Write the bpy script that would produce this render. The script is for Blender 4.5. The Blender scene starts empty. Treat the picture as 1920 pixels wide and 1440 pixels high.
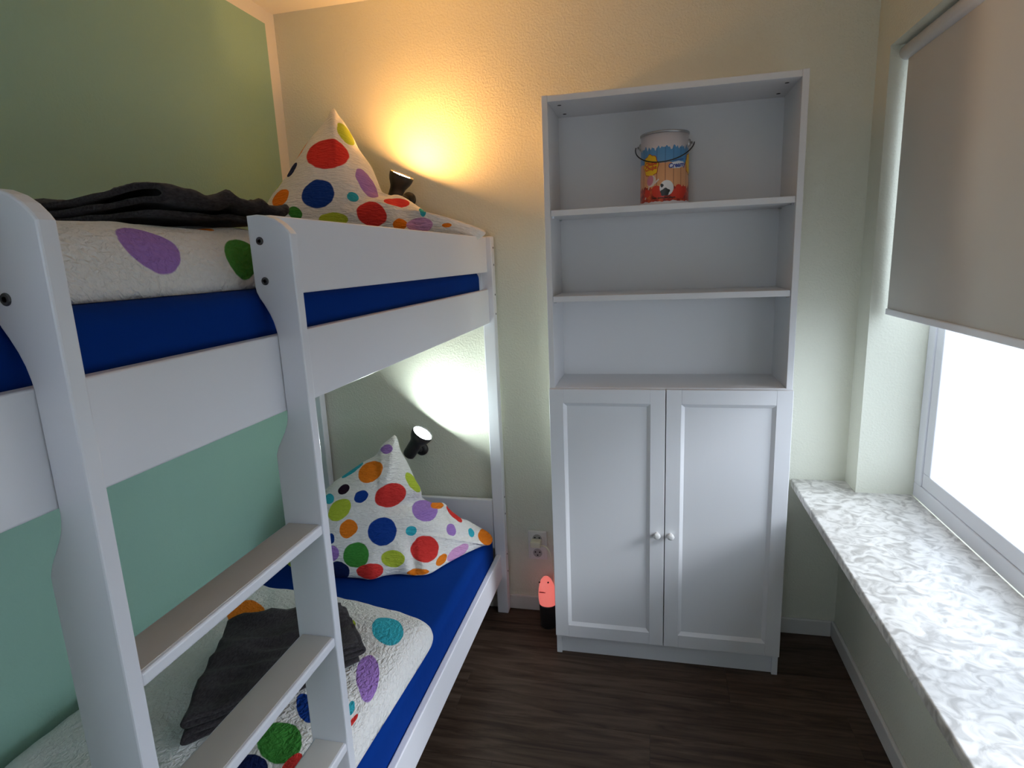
import bpy, bmesh, math, random
from mathutils import Vector, Matrix, noise

random.seed(7)
S = bpy.context.scene
COL = S.collection

# ------------------------------------------------------------------ camera
cam_d = bpy.data.cameras.new('camera')
cam = bpy.data.objects.new('camera', cam_d)
COL.objects.link(cam)
S.camera = cam
YAW, PITCH, ROLL = 0.2297, -0.2038, -0.0420
fw = Vector((-math.sin(YAW) * math.cos(PITCH), math.cos(YAW) * math.cos(PITCH), math.sin(PITCH)))
r0 = Vector((math.cos(YAW), math.sin(YAW), 0))
u0 = r0.cross(fw)
rt = math.cos(ROLL) * r0 + math.sin(ROLL) * u0
up = -math.sin(ROLL) * r0 + math.cos(ROLL) * u0
cam.matrix_world = Matrix(((rt.x, up.x, -fw.x, 0.3447), (rt.y, up.y, -fw.y, -2.0571), (rt.z, up.z, -fw.z, 1.5057), (0, 0, 0, 1)))
cam_d.sensor_fit = 'HORIZONTAL'
cam_d.sensor_width = 36.0
cam_d.lens = 36.0 * 1124.32 / 1920.0
cam_d.clip_start = 0.02

# ------------------------------------------------------------------ sky, daylight, exposure
W = bpy.data.worlds.new('overcast_sky')
S.world = W
W.use_nodes = True
W.node_tree.nodes['Background'].inputs['Color'].default_value = (0.74, 0.85, 1.0, 1)
W.node_tree.nodes['Background'].inputs['Strength'].default_value = 3.0
sun_d = bpy.data.lights.new('hazy_sun', 'SUN')
sun_d.energy = 1.6
sun_d.angle = math.radians(18)
sun_d.color = (0.86, 0.92, 1.0)
sun = bpy.data.objects.new('hazy_sun', sun_d)
COL.objects.link(sun)
sun.rotation_euler = Vector((-3.0, 1.0, -1.75)).to_track_quat('-Z', 'Y').to_euler()
vs = S.view_settings
vs.view_transform = 'Standard'
vs.look = 'None'
vs.gamma = 1.0
vs.exposure = 0.55
vs.use_curve_mapping = False
S.cycles.max_bounces = 8
S.cycles.caustics_reflective = False
S.cycles.caustics_refractive = False

# ------------------------------------------------------------------ helpers
def tag(o, label=None, cat=None, group=None, kind=None):
    if label: o['label'] = label
    if cat: o['category'] = cat
    if group: o['group'] = group
    if kind: o['kind'] = kind
    return o

def obj(name, bm, mat, parent=None, smooth=False):
    me = bpy.data.meshes.new(name)
    if smooth:
        for f in bm.faces: f.smooth = True
    bm.to_mesh(me); bm.free()
    return mobj(name, me, mat, parent)

def mobj(name, me, mat, parent=None):
    o = bpy.data.objects.new(name, me)
    COL.objects.link(o)
    if mat is not None and not me.materials: me.materials.append(mat)
    if parent is not None:
        o.parent = parent
        o.matrix_parent_inverse = parent.matrix_world.inverted()
    return o

def empty(name, loc):
    o = bpy.data.objects.new(name, None)
    o.empty_display_size = 0.05
    o.location = loc
    o.matrix_world = Matrix.Translation(loc)
    COL.objects.link(o)
    return o

def box(bm, x0, x1, y0, y1, z0, z1, bev=0.0, seg=2):
    m = Matrix.Translation(((x0 + x1) / 2, (y0 + y1) / 2, (z0 + z1) / 2)) @ Matrix.Diagonal((abs(x1 - x0), abs(y1 - y0), abs(z1 - z0), 1))
    r = bmesh.ops.create_cube(bm, size=1.0, matrix=m)
    if bev > 0:
        es = list({e for v in r['verts'] for e in v.link_edges})
        bmesh.ops.bevel(bm, geom=es, offset=bev, segments=seg, affect='EDGES', profile=0.5)
    return bm

def bx(name, x0, x1, y0, y1, z0, z1, mat, parent=None, bev=0.002, seg=2):
    return obj(name, box(bmesh.new(), x0, x1, y0, y1, z0, z1, bev, seg), mat, parent)

def frame_of(axis):
    a = Vector(axis).normalized()
    t = Vector((0, 0, 1)) if abs(a.z) < 0.9 else Vector((0, 1, 0))
    b = t.cross(a).normalized()
    return a, b, a.cross(b)

def lathe(bm, origin, axis, prof, n=32):
    """prof: list of (t along the axis, radius); radius 0 closes the end"""
    o = Vector(origin); a, b, c = frame_of(axis)
    rings = []
    for t, r in prof:
        if r <= 1e-6: rings.append([bm.verts.new(o + a * t)])
        else: rings.append([bm.verts.new(o + a * t + (b * math.cos(2 * math.pi * k / n) + c * math.sin(2 * math.pi * k / n)) * r) for k in range(n)])
    for A, B in zip(rings, rings[1:]):
        for k in range(n):
            k2 = (k + 1) % n
            if len(A) == 1 and len(B) == 1: continue
            if len(A) == 1: bm.faces.new((A[0], B[k], B[k2]))
            elif len(B) == 1: bm.faces.new((A[k], B[0], A[k2]))
            else: bm.faces.new((A[k], B[k], B[k2], A[k2]))
    bmesh.ops.recalc_face_normals(bm, faces=bm.faces)
    return bm

def tube(bm, pts, r, n=8):
    pts = [Vector(p) for p in pts]
    prev = None; rings = []
    nrm = None
    for i, p in enumerate(pts):
        d = (pts[min(i + 1, len(pts) - 1)] - pts[max(i - 1, 0)]).normalized()
        if nrm is None:
            nrm = d.orthogonal().normalized()
        else:
            nrm = (nrm - d * nrm.dot(d)).normalized()
        b = d.cross(nrm)
        rings.append([bm.verts.new(p + (nrm * math.cos(2 * math.pi * k / n) + b * math.sin(2 * math.pi * k / n)) * r) for k in range(n)])
    for A, B in zip(rings, rings[1:]):
        for k in range(n):
            bm.faces.new((A[k], A[(k + 1) % n], B[(k + 1) % n], B[k]))
    bm.faces.new(rings[0][::-1]); bm.faces.new(rings[-1])
    return bm

def prism(bm, poly, axis, lo, hi):
    """extrude a 2-D polygon along an axis: 'y' -> poly is (x, z); 'z' -> poly is (x, y)"""
    f = (lambda p, h: (p[0], h, p[1])) if axis == 'y' else (lambda p, h: (p[0], p[1], h))
    A = [bm.verts.new(f(p, lo)) for p in poly]
    B = [bm.verts.new(f(p, hi)) for p in poly]
    n = len(poly)
    bm.faces.new(A); bm.faces.new(B[::-1])
    for k in range(n): bm.faces.new((A[k], B[k], B[(k + 1) % n], A[(k + 1) % n]))
    bmesh.ops.recalc_face_normals(bm, faces=bm.faces)
    return bm

# ------------------------------------------------------------------ materials
def mat(name, col, rough=0.5, spec=0.5, metal=0.0):
    m = bpy.data.materials.new(name); m.use_nodes = True
    b = m.node_tree.nodes['Principled BSDF']
    b.inputs['Base Color'].default_value = (*col, 1)
    b.inputs['Roughness'].default_value = rough
    b.inputs['Specular IOR Level'].default_value = spec
    b.inputs['Metallic'].default_value = metal
    return m

def N(m, t, **kw):
    n = m.node_tree.nodes.new(t)
    for k, v in kw.items():
        if k in n.inputs: n.inputs[k].default_value = v
        else: setattr(n, k, v)
    return n

def L(m, a, b): m.node_tree.links.new(a, b)
def bsdf(m): return m.node_tree.nodes['Principled BSDF']

def bump(m, height, strength, dist):
    b = N(m, 'ShaderNodeBump'); b.inputs['Strength'].default_value = strength; b.inputs['Distance'].default_value = dist
    L(m, height, b.inputs['Height']); L(m, b.outputs['Normal'], bsdf(m).inputs['Normal'])
    return b

def ramp(m, fac, stops):
    r = N(m, 'ShaderNodeValToRGB')
    e = r.color_ramp.elements
    while len(e) < len(stops): e.new(0.5)
    for q, (p, c) in zip(e, stops): q.position = p; q.color = (*c, 1) if len(c) == 3 else c
    L(m, fac, r.inputs['Fac']); return r

def plaster(name, col, scale=130, strength=0.5, dist=0.0012, rough=0.85):
    m = mat(name, col, rough, 0.25)
    tc = N(m, 'ShaderNodeTexCoord')
    n1 = N(m, 'ShaderNodeTexNoise'); n1.inputs['Scale'].default_value = scale; n1.inputs['Detail'].default_value = 3; n1.inputs['Roughness'].default_value = 0.55
    L(m, tc.outputs['Object'], n1.inputs['Vector'])
    r = ramp(m, n1.outputs['Fac'], [(0.42, (0, 0, 0)), (0.66, (1, 1, 1))])
    bump(m, r.outputs['Color'], strength, dist)
    return m

M = {}
M['wall'] = plaster('woodchip_wall_pale_green', (0.74, 0.745, 0.63))
M['ceiling'] = plaster('ceiling_white', (0.84, 0.83, 0.80), 60, 0.15, 0.001)
M['lacquer'] = mat('white_lacquer', (0.82, 0.825, 0.875), 0.32, 0.5)
M['foil'] = mat('white_furniture_foil', (0.76, 0.76, 0.77), 0.42, 0.45)
M['back_foil'] = mat('white_back_board', (0.80, 0.79, 0.79), 0.6, 0.3)
M['trim'] = mat('baseboard_white', (0.70, 0.69, 0.66), 0.5, 0.4)
M['black'] = mat('black_plastic', (0.018, 0.017, 0.018), 0.38, 0.5)
M['steel'] = mat('dull_steel', (0.45, 0.45, 0.46), 0.35, 0.5, 1.0)
M['bolt'] = mat('dark_bolt_steel', (0.13, 0.13, 0.14), 0.4, 0.5, 1.0)
M['hole'] = mat('dark_recess', (0.03, 0.03, 0.03), 0.8, 0.2)
M['plastic'] = mat('white_socket_plastic', (0.78, 0.77, 0.74), 0.35, 0.5)
M['cream_plastic'] = mat('cream_charger_plastic', (0.80, 0.77, 0.60), 0.35, 0.5)

# left wall: mint paint with an unpainted white border at corner and ceiling
m = plaster('left_wall_mint_paint', (0.3, 0.58, 0.47), 110, 0.4, 0.001)
g = N(m, 'ShaderNodeNewGeometry'); sp = N(m, 'ShaderNodeSeparateXYZ'); L(m, g.outputs['Position'], sp.inputs[0])
a1 = N(m, 'ShaderNodeMath', operation='LESS_THAN'); L(m, sp.outputs['Y'], a1.inputs[0]); a1.inputs[1].default_value = 0.214
a2 = N(m, 'ShaderNodeMath', operation='LESS_THAN'); L(m, sp.outputs['Z'], a2.inputs[0]); a2.inputs[1].default_value = 2.432
a3 = N(m, 'ShaderNodeMath', operation='MULTIPLY'); L(m, a1.outputs[0], a3.inputs[0]); L(m, a2.outputs[0], a3.inputs[1])
mx = N(m, 'ShaderNodeMix', data_type='RGBA'); L(m, a3.outputs[0], mx.inputs['Factor'])
mx.inputs['A'].default_value = (0.84, 0.83, 0.80, 1); mx.inputs['B'].default_value = (0.33, 0.54, 0.45, 1)
L(m, mx.outputs['Result'], bsdf(m).inputs['Base Color'])
M['left_wall'] = m

# floor planks: dark smoky oak, grain along x, every plank its own tone
m = mat('smoked_oak_vinyl', (0.1, 0.07, 0.05), 0.5, 0.25)
tc = N(m, 'ShaderNodeTexCoord'); oi = N(m, 'ShaderNodeObjectInfo')
ad = N(m, 'ShaderNodeVectorMath', operation='MULTIPLY_ADD'); L(m, tc.outputs['Object'], ad.inputs[0]); ad.inputs[1].default_value = (1.6, 16, 1)
cb = N(m, 'ShaderNodeCombineXYZ'); mm = N(m, 'ShaderNodeMath', operation='MULTIPLY'); mm.inputs[1].default_value = 57
L(m, oi.outputs['Random'], mm.inputs[0]); L(m, mm.outputs[0], cb.inputs[0]); L(m, mm.outputs[0], cb.inputs[2]); L(m, cb.outputs[0], ad.inputs[2])
n1 = N(m, 'ShaderNodeTexNoise'); n1.inputs['Scale'].default_value = 2.2; n1.inputs['Detail'].default_value = 8; n1.inputs['Roughness'].default_value = 0.62; n1.inputs['Distortion'].default_value = 0.9
L(m, ad.outputs[0], n1.inputs['Vector'])
r = ramp(m, n1.outputs['Fac'], [(0.30, (0.030, 0.018, 0.012)), (0.47, (0.066, 0.043, 0.030)), (0.62, (0.102, 0.070, 0.050)), (0.75, (0.068, 0.046, 0.033))])
hv = N(m, 'ShaderNodeHueSaturation'); rr = N(m, 'ShaderNodeMapRange'); L(m, oi.outputs['Random'], rr.inputs['Value']); rr.inputs['To Min'].default_value = 0.88; rr.inputs['To Max'].default_value = 1.12
L(m, rr.outputs[0], hv.inputs['Value']); L(m, r.outputs['Color'], hv.inputs['Color']); L(m, hv.outputs['Color'], bsdf(m).inputs['Base Color'])
bump(m, n1.outputs['Fac'], 0.25, 0.002)
M['oak'] = m

# stone window sill
m = mat('pale_marble', (0.7, 0.68, 0.64), 0.3, 0.5)
tc = N(m, 'ShaderNodeTexCoord'); n1 = N(m, 'ShaderNodeTexNoise'); n1.inputs['Scale'].default_value = 22; n1.inputs['Detail'].default_value = 6; n1.inputs['Distortion'].default_value = 1.5
L(m, tc.outputs['Object'], n1.inputs['Vector'])
r = ramp(m, n1.outputs['Fac'], [(0.35, (0.42, 0.40, 0.37)), (0.55, (0.72, 0.70, 0.66)), (0.7, (0.82, 0.80, 0.77))]); L(m, r.outputs['Color'], bsdf(m).inputs['Base Color'])
M['marble'] = m

# royal blue jersey sheet
m = mat('royal_blue_jersey', (0.003, 0.034, 0.225), 0.9, 0.05)
tc = N(m, 'ShaderNodeTexCoord'); n1 = N(m, 'ShaderNodeTexNoise'); n1.inputs['Scale'].default_value = 7; n1.inputs['Detail'].default_value = 4
L(m, tc.outputs['Object'], n1.inputs['Vector']); bump(m, n1.outputs['Fac'], 0.25, 0.02)
M['blue'] = m

# charcoal towel
m = mat('charcoal_terry', (0.052, 0.047, 0.05), 0.95, 0.1)
bsdf(m).inputs['Sheen Weight'].default_value = 0.08
tc = N(m, 'ShaderNodeTexCoord')
mp = N(m, 'ShaderNodeMapping'); mp.inputs['Scale'].default_value = (260, 90, 260); L(m, tc.outputs['Object'], mp.inputs['Vector'])
n1 = N(m, 'ShaderNodeTexNoise'); n1.inputs['Scale'].default_value = 1.0; n1.inputs['Detail'].default_value = 3; L(m, mp.outputs[0], n1.inputs['Vector'])
r = ramp(m, n1.outputs['Fac'], [(0.3, (0.024, 0.021, 0.023)), (0.7, (0.060, 0.053, 0.057))]); L(m, r.outputs['Color'], bsdf(m).inputs['Base Color'])
bump(m, n1.outputs['Fac'], 0.5, 0.003)
M['towel'] = m

# glass pane
m = bpy.data.materials.new('window_glass'); m.use_nodes = True
nt = m.node_tree; nt.nodes.remove(bsdf(m))
t_ = N(m, 'ShaderNodeBsdfTransparent'); g_ = N(m, 'ShaderNodeBsdfGlossy'); g_.inputs['Roughness'].default_value = 0.02
x_ = N(m, 'ShaderNodeMixShader'); x_.inputs[0].default_value = 0.06
L(m, t_.outputs[0], x_.inputs[1]); L(m, g_.outputs[0], x_.inputs[2]); L(m, x_.outputs[0], nt.nodes['Material Output'].inputs['Surface'])
M['glass'] = m

def glow(name, col, strength, base=(0.8, 0.8, 0.8)):
    m = mat(name, base, 0.4)
    bsdf(m).inputs['Emission Color'].default_value = (*col, 1)
    bsdf(m).inputs['Emission Strength'].default_value = strength
    return m

# ---- printed seersucker: white cotton with hand-drawn dots, printed in the cloth's own coordinates
DOTCOL = dict(re=(0.66, 0.04, 0.035), or_=(0.80, 0.21, 0.015), bl=(0.006, 0.045, 0.27), nv=(0.006, 0.016, 0.085), bk=(0.02, 0.008, 0.02), li=(0.46, 0.56, 0.05), gr=(0.055, 0.27, 0.045), te=(0.04, 0.42, 0.52), pu=(0.36, 0.20, 0.56), pk=(0.66, 0.34, 0.60))
DOTCOL['or'] = DOTCOL['or_']
G = bpy.data.node_groups.new('printed_dot', 'ShaderNodeTree')
for nm, ty, io in (('Color', 'NodeSocketColor', 'INPUT'), ('UV', 'NodeSocketVector', 'INPUT'), ('Row1', 'NodeSocketVector', 'INPUT'), ('Row2', 'NodeSocketVector', 'INPUT'), ('Dot', 'NodeSocketColor', 'INPUT'), ('Color', 'NodeSocketColor', 'OUTPUT')):
    G.interface.new_socket(nm, in_out=io, socket_type=ty)
gi = G.nodes.new('NodeGroupInput'); go = G.nodes.new('NodeGroupOutput')
d1 = G.nodes.new('ShaderNodeVectorMath'); d1.operation = 'DOT_PRODUCT'
d2 = G.nodes.new('ShaderNodeVectorMath'); d2.operation = 'DOT_PRODUCT'
cc = G.nodes.new('ShaderNodeCombineXYZ'); ln = G.nodes.new('ShaderNodeVectorMath'); ln.operation = 'LENGTH'
mr = G.nodes.new('ShaderNodeMapRange'); mr.inputs['From Min'].default_value = 0.96; mr.inputs['From Max'].default_value = 1.01; mr.inputs['To Min'].default_value = 1; mr.inputs['To Max'].default_value = 0
mi = G.nodes.new('ShaderNodeMix'); mi.data_type = 'RGBA'
K = G.links.new
K(gi.outputs['UV'], d1.inputs[0]); K(gi.outputs['Row1'], d1.inputs[1]); K(gi.outputs['UV'], d2.inputs[0]); K(gi.outputs['Row2'], d2.inputs[1])
K(d1.outputs['Value'], cc.inputs[0]); K(d2.outputs['Value'], cc.inputs[1]); K(cc.outputs[0], ln.inputs[0]); K(ln.outputs['Value'], mr.inputs['Value'])
K(mr.outputs[0], mi.inputs['Factor']); K(gi.outputs['Color'], mi.inputs['A']); K(gi.outputs['Dot'], mi.inputs['B']); K(mi.outputs['Result'], go.inputs['Color'])

def dotted(name, dots, crinkle=(55, 190)):
    m = mat(name, (0.8, 0.79, 0.77), 0.85, 0.15)
    uv = N(m, 'ShaderNodeUVMap'); uv.uv_map = 'cloth'
    ns = N(m, 'ShaderNodeTexNoise'); ns.inputs['Scale'].default_value = 26; ns.inputs['Detail'].default_value = 2
    L(m, uv.outputs[0], ns.inputs['Vector'])
    sb = N(m, 'ShaderNodeVectorMath', operation='MULTIPLY_ADD'); L(m, ns.outputs['Color'], sb.inputs[0]); sb.inputs[1].default_value = (0.010, 0.010, 0); sb.inputs[2].default_value = (-0.005, -0.005, 1)
    av = N(m, 'ShaderNodeVectorMath', operation='ADD'); L(m, uv.outputs[0], av.inputs[0]); L(m, sb.outputs[0], av.inputs[1])
    src = None
    for r1, r2, c in dots:
        g = N(m, 'ShaderNodeGroup'); g.node_tree = G
        if src is None: g.inputs['Color'].default_value = (0.80, 0.79, 0.77, 1)
        else: L(m, src, g.inputs['Color'])
        L(m, av.outputs[0], g.inputs['UV'])
        g.inputs['Row1'].default_value = r1; g.inputs['Row2'].default_value = r2; g.inputs['Dot'].default_value = (*DOTCOL[c], 1)
        src = g.outputs['Color']
    if src is not None: L(m, src, bsdf(m).inputs['Base Color'])
    mp = N(m, 'ShaderNodeMapping'); mp.inputs['Scale'].default_value = (crinkle[0], crinkle[1], 1); mp.inputs['Rotation'].default_value = (0, 0, 0.5); L(m, uv.outputs[0], mp.inputs['Vector'])
    n2 = N(m, 'ShaderNodeTexNoise'); n2.inputs['Scale'].default_value = 1.0; n2.inputs['Detail'].default_value = 2; n2.inputs['Distortion'].default_value = 0.6; L(m, mp.outputs[0], n2.inputs['Vector'])
    bump(m, n2.outputs['Fac'], 0.75, 0.012)
    return m

def smooth_outline(pts, n):
    """closed Catmull-Rom through the points, resampled evenly to n"""
    P = [Vector(p) for p in pts]; k = len(P); dense = []
    for i in range(k):
        a, b, c, d = P[i - 1], P[i], P[(i + 1) % k], P[(i + 2) % k]
        for j in range(12):
            t = j / 12
            dense.append(0.5 * ((2 * b) + (c - a) * t + (2 * a - 5 * b + 4 * c - d) * t * t + (3 * b - a - 3 * c + d) * t ** 3))
    ln = [0.0]
    for i in range(len(dense)): ln.append(ln[-1] + (dense[(i + 1) % len(dense)] - dense[i]).length)
    out = []; j = 0
    for i in range(n):
        s = ln[-1] * i / n
        while ln[j + 1] < s: j += 1
        t = (s - ln[j]) / max(1e-9, ln[j + 1] - ln[j])
        out.append(dense[j].lerp(dense[(j + 1) % len(dense)], t))
    return out

def puff(name, D, mt, back, floor_z=None, parent=None, n=200, rings=34, wrinkle=0.004, creases=(), wrap=False):
    """a stuffed cloth body: outline in the plane (A, e1, e2), full thickness T towards the plane's normal and `back` away from it"""
    A = Vector(D['A']); e1 = Vector(D['e1']); e2 = Vector(D['e2']); nr = e1.cross(e2)
    o = smooth_outline(D['out'], n); c = Vector((D['c'][0], D['c'][1], 0))
    T, p, q = D['T'], D['p'], D['q']
    bm = bmesh.new(); uvl = bm.loops.layers.uv.new('cloth'); UV = {}
    def vert(r, k, side):
        s = c + (Vector((o[k].x, o[k].y, 0)) - c) * r
        base = o[k].z * r * r
        prof = max(0.0, 1 - r ** p) ** q
        h = prof * (T if side > 0 else back)
        for (a, b, dep, wid) in creases:
            a = Vector((*a, 0)); b = Vector((*b, 0)); ab = b - a
            t = max(0, min(1, (s - a).dot(ab) / ab.length_squared)); d = (s - (a + ab * t)).length
            if side > 0: h -= dep * (1 - 0.7 * t) * math.exp(-(d / wid) ** 2) * min(1, prof * 2)
        w = noise.noise(Vector((s.x * 9, s.y * 9, side * 3.1))) * 1.0 + noise.noise(Vector((s.x * 24, s.y * 24, 5 + side))) * 0.45
        h += w * wrinkle * (0.3 + prof)
        X = A + e1 * s.x + e2 * s.y + nr * (base + side * h)
        if floor_z is not None and X.z < floor_z: X.z = floor_z + 0.0005 * (1 if side > 0 else 0)
        v = bm.verts.new(X)
        if wrap and r > 0:
            od = (Vector((o[k].x, o[k].y, 0)) - c).normalized()
            s2 = s + od * (T - prof * T if side > 0 else T + (back - prof * back))
        else: s2 = s
        UV[v] = (s2.x, s2.y)
        return v
    rs = [math.sin(math.pi / 2 * i / rings) for i in range(rings + 1)]
    rim = [vert(1.0, k, 1) for k in range(n)]
    for side in (1, -1):
        prev = None
        for i in range(rings + 1):
            ring = [vert(0, 0, side)] if i == 0 else (rim if i == rings else [vert(rs[i], k, side) for k in range(n)])
            if prev is not None:
                for k in range(n):
                    k2 = (k + 1) % n
                    f = (prev[0], ring[k], ring[k2]) if len(prev) == 1 else (prev[k], ring[k], ring[k2], prev[k2])
                    bm.faces.new(f if side > 0 else f[::-1])
            prev = ring
    for f in bm.faces:
        f.smooth = True
        for l in f.loops: l[uvl].uv = UV[l.vert]
    bmesh.ops.recalc_face_normals(bm, faces=bm.faces)
    return obj(name, bm, mt, parent)

# ------------------------------------------------------------------ cloth outlines and prints (in each cloth's own plane)
LP = dict(
  A=[-0.8, -0.2, 0.4],
  e1=[0.844, 0.536, 0.0],
  e2=[-0.182, 0.287, 0.94],
  out=[[0.282, 0.468, 0.0], [0.292, 0.45, 0.0], [0.298, 0.404, 0.0], [0.316, 0.358, 0.0], [0.329, 0.318, 0.0], [0.341, 0.278, 0.0], [0.354, 0.25, 0.0], [0.358, 0.228, 0.0], [0.359, 0.205, 0.0], [0.392, 0.181, 0.0], [0.441, 0.17, 0.0], [0.462, 0.14, 0.0], [0.502, 0.099, 0.0], [0.528, 0.085, 0.0], [0.575, 0.048, 0.0], [0.606, 0.023, 0.0], [0.62, -0.005, 0.0], [0.595, -0.021, 0.043], [0.562, -0.021, 0.045], [0.48, -0.033, 0.075], [0.388, -0.05, 0.122], [0.322, -0.064, 0.162], [0.273, -0.061, 0.154], [0.214, -0.049, 0.121], [0.164, -0.046, 0.113], [0.116, -0.048, 0.119], [0.069, -0.037, 0.087], [-0.003, -0.023, 0.048], [-0.074, -0.007, 0.006], [-0.145, 0.029, 0.0], [-0.172, 0.075, 0.0], [-0.148, 0.148, 0.0], [-0.071, 0.239, 0.0], [0.018, 0.311, 0.0], [0.06, 0.334, 0.0], [0.144, 0.377, 0.0], [0.199, 0.399, 0.0], [0.226, 0.433, 0.0], [0.262, 0.456, 0.0]],
  c=[0.157, 0.132],
  T=0.1,
  p=2.4,
  q=0.75,
  dots=[
    [[46.5, 1.21, -11.67], [5.63, -51.83, 20.17], 'pu'],
    [[18.07, 7.94, -5.69], [12.44, -24.28, 6.1], 'or'],
    [[18.98, 8.14, -4.88], [47.9, -87.77, 26.09], 'te'],
    [[37.65, 20.42, -8.2], [30.34, -51.76, 12.98], 'bk'],
    [[33.69, 16.44, -8.16], [20.62, -40.94, 7.8], 'bl'],
    [[15.47, 3.37, -4.34], [3.98, -22.54, 4.44], 're'],
    [[7.6, -19.89, 2.91], [-40.63, -21.88, 19.18], 'li'],
    [[17.57, 11.59, -3.16], [17.47, -25.61, 4.85], 'li'],
    [[21.67, 18.91, -4.0], [22.33, -24.58, 2.19], 'or'],
    [[17.58, 7.06, -3.94], [6.63, -18.35, 0.86], 'bl'],
    [[48.41, -7.91, -13.06], [-10.11, -53.19, 7.85], 'te'],
    [[16.3, -10.32, -4.13], [-10.1, -22.34, 7.08], 'pu'],
    [[15.44, 11.15, -5.25], [10.11, -17.71, -2.91], 're'],
    [[1.27, -41.51, 2.23], [-52.51, -3.3, 23.49], 'pu'],
    [[0.78, -56.26, 1.8], [-75.35, -3.97, 39.71], 'te'],
    [[8.37, -27.75, -4.65], [-25.67, -15.77, 15.23], 'or'],
    [[16.79, 9.97, -7.4], [17.51, -44.45, -8.75], 'pk'],
    [[26.52, 23.28, -9.34], [34.26, -54.49, -14.59], 'or'],
    [[20.36, 8.31, -1.92], [7.99, -20.41, 0.32], 'gr'],
    [[23.84, -3.4, -4.78], [-5.3, -31.72, 1.37], 'li'],
    [[20.74, -0.9, -2.45], [-2.71, -35.91, -0.34], 're'],
    [[22.94, -10.7, -0.27], [-15.05, -27.39, 0.14], 'nv'],
    [[48.29, -5.08, 0.45], [-6.34, -35.18, 2.23], 'pu'],
    [[59.06, -7.18, 1.42], [-8.06, -50.74, 13.22], 'te'],
    [[30.47, -14.14, -10.14], [-14.24, -78.98, 18.96], 'or'],
    [[7.76, -22.33, -0.93], [-51.76, -28.88, 28.16], 're'],
    [[25.18, -0.95, -7.16], [-8.68, -94.65, -2.43], 'or'],
    [[86.28, -9.73, 1.39], [-8.86, -52.43, 6.14], 'bl'],
    [[39.13, -4.96, 6.08], [-5.44, -55.29, 2.3], 'li'],
  ],
)
UP = dict(
  A=[-0.62, -0.1, 1.49],
  e1=[0.902, 0.431, 0.0],
  e2=[-0.13, 0.271, 0.954],
  out=[[-0.059, 0.595, 0.0], [-0.043, 0.565, 0.0], [-0.026, 0.539, 0.0], [-0.0, 0.483, 0.0], [0.015, 0.443, 0.0], [0.05, 0.383, 0.0], [0.065, 0.34, 0.0], [0.077, 0.297, 0.0], [0.084, 0.282, 0.0], [0.115, 0.269, 0.0], [0.152, 0.263, 0.0], [0.182, 0.244, 0.0], [0.226, 0.208, 0.0], [0.26, 0.173, 0.0], [0.298, 0.168, 0.0], [0.326, 0.159, 0.0], [0.363, 0.136, 0.0], [0.393, 0.12, 0.0], [0.418, 0.126, 0.0], [0.438, 0.128, 0.0], [0.435, 0.115, 0.0], [0.395, 0.093, 0.0], [0.294, 0.049, 0.0], [0.14, 0.024, 0.0], [-0.007, 0.015, 0.0], [-0.149, 0.025, 0.0], [-0.268, 0.06, 0.0], [-0.353, 0.119, 0.0], [-0.357, 0.156, 0.0], [-0.33, 0.208, 0.0], [-0.307, 0.246, 0.0], [-0.288, 0.278, 0.0], [-0.253, 0.325, 0.0], [-0.237, 0.344, 0.0], [-0.201, 0.404, 0.0], [-0.155, 0.473, 0.0], [-0.119, 0.515, 0.0], [-0.086, 0.558, 0.0], [-0.072, 0.585, 0.0]],
  c=[-0.062, 0.228],
  T=0.11,
  p=2.4,
  q=0.75,
  dots=[
    [[13.94, 0.88, 0.92], [0.21, -16.43, 6.28], 're'],
    [[24.32, -12.24, 6.41], [-30.85, -18.7, 8.09], 'li'],
    [[25.4, 11.48, -0.53], [97.59, -64.57, 45.77], 'or'],
    [[31.41, 17.74, 0.39], [52.93, -38.86, 25.15], 'nv'],
    [[18.16, 3.16, 1.6], [4.16, -19.43, 5.09], 'bl'],
    [[23.94, 16.56, 2.03], [23.85, -25.33, 12.18], 'or'],
    [[14.76, -11.37, 2.71], [-29.29, -18.59, 6.15], 'pu'],
    [[53.72, -3.97, 1.87], [0.25, -62.74, 14.07], 'te'],
    [[18.41, -8.41, 0.66], [-8.66, -22.61, 4.01], 're'],
    [[22.34, -4.27, -1.94], [3.09, -45.98, 9.6], 're'],
    [[20.69, -2.01, 2.09], [-1.8, -48.11, 7.05], 'li'],
    [[39.43, -3.21, -4.69], [0.14, -55.64, 7.2], 'or'],
    [[21.82, -1.62, -4.08], [1.06, -42.66, 5.3], 'pk'],
    [[33.24, -23.43, 10.96], [-31.93, -43.69, 1.1], 'gr'],
    [[52.33, -3.14, -14.82], [7.67, -149.27, 17.18], 'or'],
    [[64.52, -23.2, -9.45], [-40.48, -24.82, 13.17], 'te'],
    [[27.98, 18.16, 1.9], [63.82, -53.44, 33.65], 'li'],
  ],
)
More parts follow.
